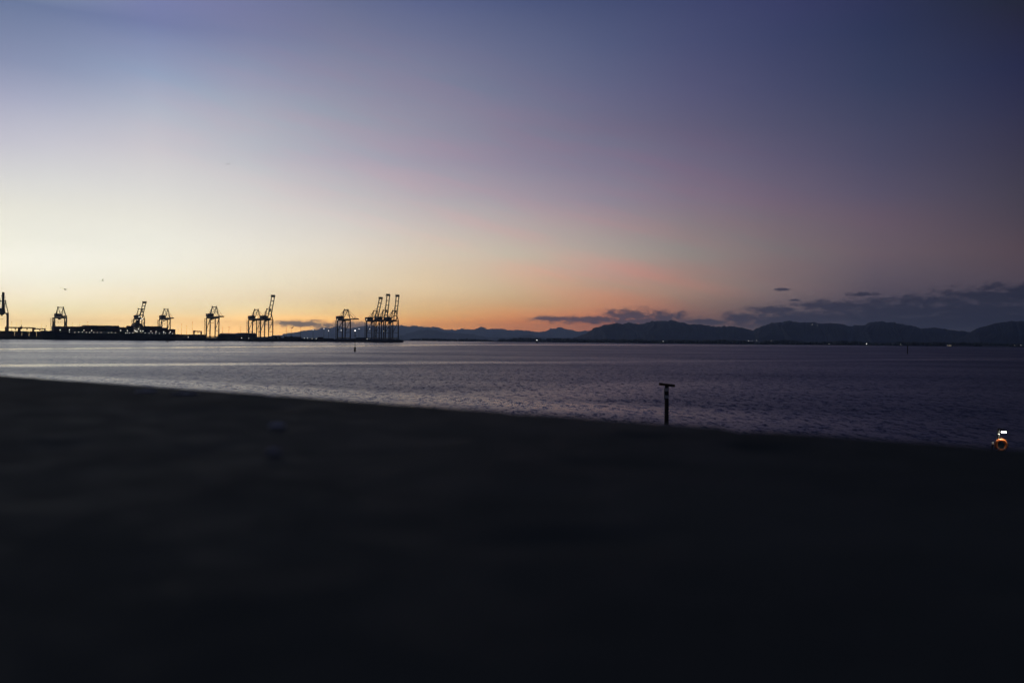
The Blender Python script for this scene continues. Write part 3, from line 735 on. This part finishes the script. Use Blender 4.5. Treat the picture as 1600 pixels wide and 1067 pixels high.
# ---- trees on the terminal
def leaf_tree(p, h_, w_, label, n=260):
    r = tag(empty('tree', p), label, 'tree', 'trees beside the crane pair')
    MB().tube([(0, 0, 0), (.1, 0, h_ * .3), (0, .1, h_ * .6)], [h_ * .035, h_ * .028, h_ * .012], 6).build('trunk', M['bark'], r)
    cr = MB()
    lobes = [(random.uniform(-.3, .3) * w_, random.uniform(-.3, .3) * w_, h_ * random.uniform(.4, .8), random.uniform(.25, .45) * w_) for _ in range(8)]
    for _ in range(n):
        lx, ly, lz, lr = random.choice(lobes)
        d = Vector((random.gauss(0, 1), random.gauss(0, 1), random.gauss(0, .8))).normalized() * lr * random.uniform(.5, 1.05)
        c = Vector((lx, ly, lz)) + d
        a = Vector((random.gauss(0, 1), random.gauss(0, 1), random.gauss(0, 1))).normalized() * h_ * .06
        b = a.cross(Vector((random.gauss(0, 1), random.gauss(0, 1), random.gauss(0, 1)))).normalized() * h_ * .05
        cr.add([c - a, c + b, c + a, c - b], [(0, 1, 2, 3)])
    cr.build('crown', M['leaf'], r)
for px, h_, w_, b, lab in [(431, 6.2, 8, -20, 'dark bushy tree at the foot of the right crane of the pair'), (437, 5, 8, -15, 'low dark bush in front of the small pale building'),
                           (445, 6, 5, -20, 'rounded dark tree right of the small pale building'), (455, 7.2, 6.5, -20, 'tallest dark tree below the low bird'), (461, 4.5, 6, -20, 'low dark bush right of the tallest tree')]:
    leaf_tree(T(a_for(px, b), b, QUAY_Z), h_ + 1.5, w_, lab)

# ------------------------------------------------------------------ lamps and buildings of the far shore
sp_ = MB().tube([(0, 0, 0), (0, 0, 1)], .3, 6).mesh('pole', M['dark_steel'])
def shore_lamp(px, py, label, size=1.3, Y=None, mat='lamp_white', pole=True):
    Y = Y or SHORE_Y + 60
    p = at(px, py, Y)
    r = tag(empty('shore_lamp', (p.x, p.y, 2.2)), label, 'lamp', 'lamps along the far shore')
    po = link('pole', sp_, r); po.scale = (1, 1, max(.4, p.z - 2.2))
    MB().blob((0, 0, p.z - 2.2), size * .6, 6, 4).build('lamp', M[mat], r)
for px, py, sz_, lab in [(1036, 533.2, 1.5, 'single small lamp on the far shore below the first big mountain'),
                         (1169.5, 532.6, 1.9, 'brightest lamp of the little group below the mountain saddle'), (1176, 532, 1.0, 'faint lamp in the middle of the group below the mountain saddle'),
                         (1182, 531.6, 1.5, 'right lamp of the little group below the mountain saddle'), (1205, 531.8, .9, 'very faint lamp right of the group below the mountain saddle'),
                         (1295, 537.4, 1.6, 'lamp on the far shore left of the brightest shore lamp'), (1354, 537, 3.0, 'brightest lamp on the far shore left of the thin pile'),
                         (1407, 538, 1.2, 'faint lamp on the far shore just left of the thin pile'), (1457, 538, 1.8, 'lamp on the far shore left of the lit low building'),
                         (1595, 539.3, 1.6, 'lamp on the far shore at the right edge of the picture'), (1585, 539.6, 1.0, 'faint lamp on the far shore second from the right edge')]:
    shore_lamp(px, py, lab, sz_)
def far_building(px0, px1, py, h_, label, mat, name='low_building', lit=False):
    Y = SHORE_Y + 50
    a, b = at(px0, py, Y), at(px1, py, Y)
    L = (b.x - a.x) / 2
    r = tag(empty(name, ((a.x + b.x) / 2, Y, 2.4)), label, 'building')
    MB().box(-L, L, -6, 6, 0, h_).build('wall', mat, r)
    MB().box(-L - .5, L + .5, -6.5, 6.5, h_, h_ + .8).build('roof', M['roof'], r)
    n = max(3, int(2 * L / 7)); wb = MB().box(-1.6, 1.6, -.15, .05, 1.0, h_ - 1).mesh('window', M['window_lit' if lit else 'dark_steel'])
    for k in range(n): link('window', wb, r, (-L + 2 * L * (k + .5) / n, -6.02, 0))
far_building(1479, 1486, 538.5, 5, 'lit low building on the far shore, bright against the dark trees', M['white'], lit=True)
far_building(1490, 1521, 539, 4.5, 'long pale low building right of the lit one on the far shore', M['pale'])
far_building(1536, 1576, 539.5, 4.5, 'longest pale low building near the right end of the far shore', M['pale'])
far_building(1218, 1228, 536.8, 4.5, 'small pale building on the far shore below the mountain saddle', M['roof'])
# lamps high on the mountain side
for px, py, lab, sz_ in [(1269, 507, 'bright lamp high on the dark mountain side', 2.0), (1277, 508.5, 'fainter lamp high on the mountain, right of the bright one', 1.3)]:
    p = at(px, py, 9900)
    r = tag(empty('mountain_lamp', (p.x, p.y, p.z - 60)), lab, 'lamp', 'lamps on the mountain')
    MB().tube([(0, 0, 0), (0, 0, 60)], .8, 6).build('pole', M['dark_steel'], r)
    MB().blob((0, 0, 60), sz_, 6, 4).build('lamp', M['lamp_small'], r)

# ------------------------------------------------------------------ markers standing in the water
def marker(px, base_y, top_y, label, name, pile_h, rad, lamp=None, pole_r=.12):
    p = on_z(px, base_y, 0); zt = at(px, top_y, p.y).z
    r = tag(empty(name, (p.x, p.y, 0)), label, 'marker')
    MB().tube([(0, 0, -4), (0, 0, pile_h * .9), (0, 0, pile_h)], [rad * 1.05, rad, rad * .85], 12).build('pile', M['pile'], r)
    if zt > pile_h + .5:
        MB().tube([(0, 0, pile_h), (0, 0, zt)], pole_r, 8).build('pole', M['pile'], r)
        MB().beam((-.8, 0, zt - 2.6), (.8, 0, zt - 2.6), .18).build('cross_arm', M['pile'], r)
    if lamp: MB().blob((0, 0, zt), lamp, 8, 6).build('lamp', M['lamp_white'], r)
    return r
marker(554.5, 549.3, 516.6, 'slim beacon pole with lamp on a thick black pile in open water', 'channel_beacon', 2.3, .52, .33, .14)
marker(1418, 553, 540, 'short bare dark pile standing in the water at the right', 'marker_pile', 6, .33)
p = at(839, 535.2, 3300); r = tag(empty('channel_light', (p.x, p.y, 0)), 'white light on a squat dark base in front of the far shore', 'marker')
MB().tube([(0, 0, -4), (0, 0, 3.5), (0, 0, 4)], [2.6, 2.6, 2.0], 12).build('base', M['pile'], r)
MB().tube([(0, 0, 4), (0, 0, 9)], [.6, .5], 8).build('tower', M['white'], r)
MB().blob((0, 0, 9.8), 1.3, 8, 6).build('lamp', M['lamp_white'], r)

# timber post with T-shaped cap near the sea wall
p = at(1042, 600, 80)
r = tag(empty('mooring_post', (p.x, p.y, 0)), 'round timber post with a T-shaped cap and pale bands by the wall', 'post')
MB().tube([(0, 0, -4), (0, 0, 1.2), (0, 0, 3.12)], [.19, .17, .155], 16).build('pile', M['pile'], r, smooth=False)
cap = MB().beam((-.62, 0, 3.26), (.62, 0, 3.12), .3, .2)
cp = cap.build('cap_beam', M['timber'], r)
for z0, z1 in ((2.68, 2.94), (2.12, 2.36)):
    MB().tube([(0, 0, z0), (0, 0, z1)], .172, 16).build('band', M['reflector'], r)
MB().beam((-.2, -.03, 2.0), (-.2, -.03, 2.95), .07, .07).build('lit_side_strip', M['reflector'], r)  # pale strip standing for sunset light on the post's left side

# lamp post and lifebuoy on a pile at the right
p = at(1562, 690, 50)
LP = Vector((p.x, p.y, 0))
lz = at(1564, 674, 50).z; rz_ = at(1562, 695, 50).z
r = tag(empty('lamp_post', LP), 'short steel lamp post with glowing white lamp at the right edge', 'lamp post')
MB().tube([(0, .12, -4), (0, .12, lz + .12)], [.13, .06], 12).build('post', M['dark_steel'], r)
MB().beam((0, .1, lz + .14), (.1, -.2, lz + .1), .05).build('arm', M['dark_steel'], r)
lh = MB().add([(-.03, -.36, lz + .02), (.23, -.36, lz + .02), (.23, -.04, lz + .02), (-.03, -.04, lz + .02), (0, -.3, lz + .08), (.2, -.3, lz + .08), (.2, -.1, lz + .08), (0, -.1, lz + .08)],
              [(0, 1, 5, 4), (1, 2, 6, 5), (2, 3, 7, 6), (3, 0, 4, 7), (4, 5, 6, 7), (3, 2, 1, 0)]).build('lamp_hood', M['dark_steel'], r)
M['lamp_near'] = material('bright_lamp', (.8, .8, .8), .4, 0, .05, 1, (1, .95, .8, 75))
MB().blob((.1, -.2, lz - .01), (.095, .12, .042), 14, 8).build('lamp_bulb', M['lamp_near'], lh, smooth=True)
MB().box(-.1, -.03, -.05, .05, lz - .15, lz - .11).build('bracket', M['pale'], r)
bd = tag(MB().box(-.18, .18, -.15, -.02, -.17, .17).build('notice_board', M['board'], None, LP + Vector((0, 0, rz_ - .02)), (0, R(25), 0)), 'small greenish board inside the lifebuoy ring', 'sign')
rb = tag(empty('lifebuoy', LP + Vector((0, -.13, rz_))), 'orange lifebuoy ring hung under the glowing lamp', 'lifebuoy')
tor = MB(); n1, n2 = 36, 12; RR, rr = .255, .075
tor.add([((RR + rr * math.cos(b)) * math.cos(a), rr * math.sin(b), (RR + rr * math.cos(b)) * math.sin(a)) for a in [2 * math.pi * i / n1 for i in range(n1)] for b in [2 * math.pi * j / n2 for j in range(n2)]],
        [(i * n2 + j, i * n2 + (j + 1) % n2, ((i + 1) % n1) * n2 + (j + 1) % n2, ((i + 1) % n1) * n2 + j) for i in range(n1) for j in range(n2)])
tor.build('ring', M['orange'], rb, smooth=True)
for q_ in range(4):
    a0 = math.pi / 4 + q_ * math.pi / 2
    bnd = MB(); pts = [a0 - .12 + .24 * i / 4 for i in range(5)]
    bnd.add([((RR + (rr + .004) * math.cos(b)) * math.cos(a), (rr + .004) * math.sin(b), (RR + (rr + .004) * math.cos(b)) * math.sin(a)) for a in pts for b in [2 * math.pi * j / n2 for j in range(n2)]],
            [(i * n2 + j, i * n2 + (j + 1) % n2, (i + 1) * n2 + (j + 1) % n2, (i + 1) * n2 + j) for i in range(4) for j in range(n2)])
    bnd.build('tape_band', M['orange'] if q_ < 2 else M['white'], rb, smooth=True)
rope = [((RR + rr + .03 + .02 * math.cos(8 * t)) * math.cos(t), 0, (RR + rr + .03 + .02 * math.cos(8 * t)) * math.sin(t)) for t in [2 * math.pi * i / 64 for i in range(65)]]
MB().tube(rope, .008, 5, False).build('grab_line', M['timber'], rb)
p2 = at(1550.5, 693, 50)
r = tag(empty('small_pile', (p2.x, p2.y, 0)), 'slim pile with a small pale cap left of the lifebuoy', 'pile')
MB().tube([(0, 0, -4), (0, 0, p2.z - .05)], .04, 10).build('shaft', M['pile'], r)
MB().tube([(0, 0, p2.z - .05), (0, 0, p2.z + .05), (0, 0, p2.z + .08)], [.05, .05, .02], 10).build('cap', M['white'], r)

# ------------------------------------------------------------------ gulls
def gull(px, py, Y, span, yaw, bank, label, flap=.25, pitch=0.0):
    b = MB()
    ring = [(-.34, .01, .01), (-.26, .035, .02), (-.12, .06, .055), (.05, .07, .07), (.17, .055, .055), (.24, .045, .045), (.30, .03, .03), (.35, .008, .008)]
    vs, n = [], 8
    for (x, ry, rz2) in ring:
        zc = .02 if x > .2 else 0
        vs += [(x, ry * math.cos(2 * math.pi * k / n), zc + rz2 * math.sin(2 * math.pi * k / n)) for k in range(n)]
    fs = [(i * n + k, i * n + (k + 1) % n, (i + 1) * n + (k + 1) % n, (i + 1) * n + k) for i in range(len(ring) - 1) for k in range(n)]
    fs += [tuple(range(n)), tuple(range((len(ring) - 1) * n, len(ring) * n))]
    b.add(vs, fs)
    for s in (-1, 1):
        sec = [(0, .17, -.12, 0), (.22, .20, -.06, .22 * flap * 1.6), (.42, .17, -.02, .42 * flap * 1.2), (.58, .06, -.06, .5 * flap), (.7, -.10, -.14, .5 * flap)]
        wv = []
        for (y, le, te, z) in sec:
            wv += [(le, s * y, z + .035), (te, s * y, z + .03), (te, s * y, z + .02), (le, s * y, z + .015)]
        wf = [(i * 4 + k, i * 4 + (k + 1) % 4, i * 4 + 4 + (k + 1) % 4, i * 4 + 4 + k) for i in range(len(sec) - 1) for k in range(4)] + [(16, 17, 18, 19)]
        b.add(wv, wf)
    b.add([(-.30, -.015, .0), (-.46, -.09, 0), (-.46, .09, 0), (-.30, .015, 0), (-.30, -.015, .02), (-.46, -.09, .012), (-.46, .09, .012), (-.30, .015, .02)],
          [(0, 1, 2, 3), (4, 5, 6, 7), (0, 1, 5, 4), (1, 2, 6, 5), (2, 3, 7, 6), (3, 0, 4, 7)])
    p_ = at(px, py, Y)
    o = b.build('gull', M['gull_grey'], None, p_, (R(bank), R(pitch), R(yaw)))
    o.scale = (span / 1.4,) * 3
    return tag(o, label, 'bird', 'gulls in flight')
gull(102, 452.3, 130, 1.4, 88, 10, 'soaring gull with wide wings above the crane at the ship bow', .12)
gull(160.5, 438.6, 230, 1.2, 150, -35, 'small gull higher in the sky above the middle of the ship', .5)
gull(262, 534.3, 330, 1.3, 20, 40, 'gull skimming the water below the ship stern', .6)
gull(294.5, 534.9, 360, 1.0, 160, 20, 'tiny gull skimming the water right of the ship stern', .4)
gull(457.5, 512.4, 300, 1.2, 25, -30, 'gull flying low in the glow right of the crane pair', .7)
gull(356, 257, 330, 1.7, 95, -12, 'faint gull gliding high in the open sky', .2)

# ------------------------------------------------------------------ sea wall in the foreground
WALL_Z = CAM_H - .24
EL_ = on_z(0, 586, WALL_Z); ER_ = on_z(1600, 700, WALL_Z)
ed = (EL_ - ER_).normalized(); inn = Vector((-ed.y, ed.x, 0))
if inn.y > 0: inn = -inn
o0 = ER_ - ed * 5.0
NS, NT = 620, 130
LEN, WID = 16.0, 4.2
vs = []
def wz(s, t):
    P = Vector((s, t, 0))
    z = (.0025 * mn.noise(P * .9) + .0015 * mn.noise(P * 2.7 + Vector((3, 1, 0)))) * min(1, t / 1.2) + .0012 * mn.noise(P * 8) + .0008 * mn.noise(P * 21)
    pit = mn.noise(P * 3.6 + Vector((9, 4, 2)))
    if pit > .38: z -= (pit - .38) * .03
    return z
for i in range(NS + 1):
    s = LEN * i / NS
    chip = .012 * mn.noise(Vector((s * 2.2, 0, 4))) + .007 * mn.noise(Vector((s * 9, 1, 0)))
    for j in range(NT + 1):
        t = WID * (j / NT) ** 1.25
        P = o0 + ed * s + inn * (t + chip * max(0, 1 - t / .2))
        z = WALL_Z + wz(s, t)
        if t < .03: z -= .012 * (1 - t / .03) + abs(chip) * .4
        vs.append((P.x, P.y, z))
W = NT + 1
fs = [(i * W + j, i * W + j + 1, (i + 1) * W + j + 1, (i + 1) * W + j) for i in range(NS) for j in range(NT)]
sw = MB().add(vs, fs)
n0 = len(sw.v)
for i in range(NS + 1):
    x, y, z = vs[i * W]; x2, y2, z2 = vs[i * W + NT]
    q1 = -inn * .0
    sw.v += [(x, y, -3), (x2, y2, -3)]
for i in range(NS):
    a, b = n0 + 2 * i, n0 + 2 * i + 2
    sw.f += [(i * W, (i + 1) * W, b, a), (i * W + NT, a + 1, b + 1, (i + 1) * W + NT)]
for i in (0, NS):
    for j in range(NT):
        pass
    sw.f.append(tuple(i * W + j for j in range(W)) + (n0 + 2 * i + 1, n0 + 2 * i))
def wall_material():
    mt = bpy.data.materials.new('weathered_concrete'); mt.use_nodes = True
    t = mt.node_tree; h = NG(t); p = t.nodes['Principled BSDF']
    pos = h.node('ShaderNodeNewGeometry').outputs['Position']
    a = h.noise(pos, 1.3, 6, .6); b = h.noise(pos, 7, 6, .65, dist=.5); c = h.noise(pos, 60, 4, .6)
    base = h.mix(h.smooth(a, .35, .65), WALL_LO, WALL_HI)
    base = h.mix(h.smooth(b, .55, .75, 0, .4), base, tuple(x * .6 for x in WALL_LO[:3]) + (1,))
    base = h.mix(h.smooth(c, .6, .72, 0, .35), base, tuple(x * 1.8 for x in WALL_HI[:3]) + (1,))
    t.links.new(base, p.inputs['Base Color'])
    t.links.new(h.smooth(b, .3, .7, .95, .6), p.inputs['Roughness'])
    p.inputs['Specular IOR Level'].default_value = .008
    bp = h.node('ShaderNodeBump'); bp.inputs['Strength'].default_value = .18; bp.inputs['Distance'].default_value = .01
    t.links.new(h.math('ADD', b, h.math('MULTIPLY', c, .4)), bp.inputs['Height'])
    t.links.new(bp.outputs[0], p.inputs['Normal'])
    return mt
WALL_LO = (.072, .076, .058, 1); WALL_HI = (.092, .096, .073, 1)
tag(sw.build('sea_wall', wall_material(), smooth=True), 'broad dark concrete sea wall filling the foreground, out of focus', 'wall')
M['pebble_pale'] = material('pale_pebble', (.6, .6, .55), .6, 0, .15, 30)
M['pebble_grey'] = material('grey_pebble', (.3, .305, .28), .7, 0, .3, 30)
M['pebble_dark'] = material('dark_stone', (.03, .03, .03), .85, 0, .3, 30)
def pebble(px, py, sx_, sy_, sz_, mat, label):
    p = on_z(px, py, WALL_Z)
    b = MB().blob((0, 0, 0), (sx_, sy_, sz_), 12, 8)
    b.v = [tuple(Vector(v) * (1 + .16 * mn.noise(Vector(v) * 40 + Vector((px, 0, 0))))) for v in b.v]
    s_ = (p - o0).dot(ed); t_ = (p - o0).dot(inn)
    o = b.build('stone', M[mat], None, (p.x, p.y, WALL_Z + wz(s_, t_) + sz_ * .55), (0, 0, random.uniform(0, 3)), True)
    tag(o, label, 'stone', 'stones on the sea wall')
pebble(432, 669, .024, .02, .009, 'pebble_pale', 'pale pebble lying on the dark sea wall, the brightest spot there')
pebble(428, 711, .016, .014, .009, 'pebble_grey', 'bluish grey pebble on the sea wall nearer than the pale one')
pebble(228, 613, .07, .035, .007, 'pebble_grey', 'flat grey chip of stone near the left part of the wall edge')
pebble(288, 617, .06, .03, .006, 'pebble_grey', 'flat grey chip of stone on the wall edge right of the other chip')

# ------------------------------------------------------------------ air
def haze_material():
    mt = bpy.data.materials.new('evening_haze'); mt.use_nodes = True
    t = mt.node_tree; t.nodes.clear()
    o = t.nodes.new('ShaderNodeOutputMaterial'); v = t.nodes.new('ShaderNodeVolumePrincipled')
    v.inputs['Color'].default_value = HAZE_COL; v.inputs['Density'].default_value = HAZE_D
    v.inputs['Anisotropy'].default_value = HAZE_G
    t.links.new(v.outputs[0], o.inputs['Volume'])
    return mt
HAZE_COL = (.52, .72, 1.0, 1); HAZE_D = 4.0e-5; HAZE_G = .55
hz_ = MB().box(-38000, 38000, -7500, 38000, -35, 620)
tag(hz_.build('haze', haze_material()), 'thin evening haze over the bay and the mountains', 'haze', kind='stuff')
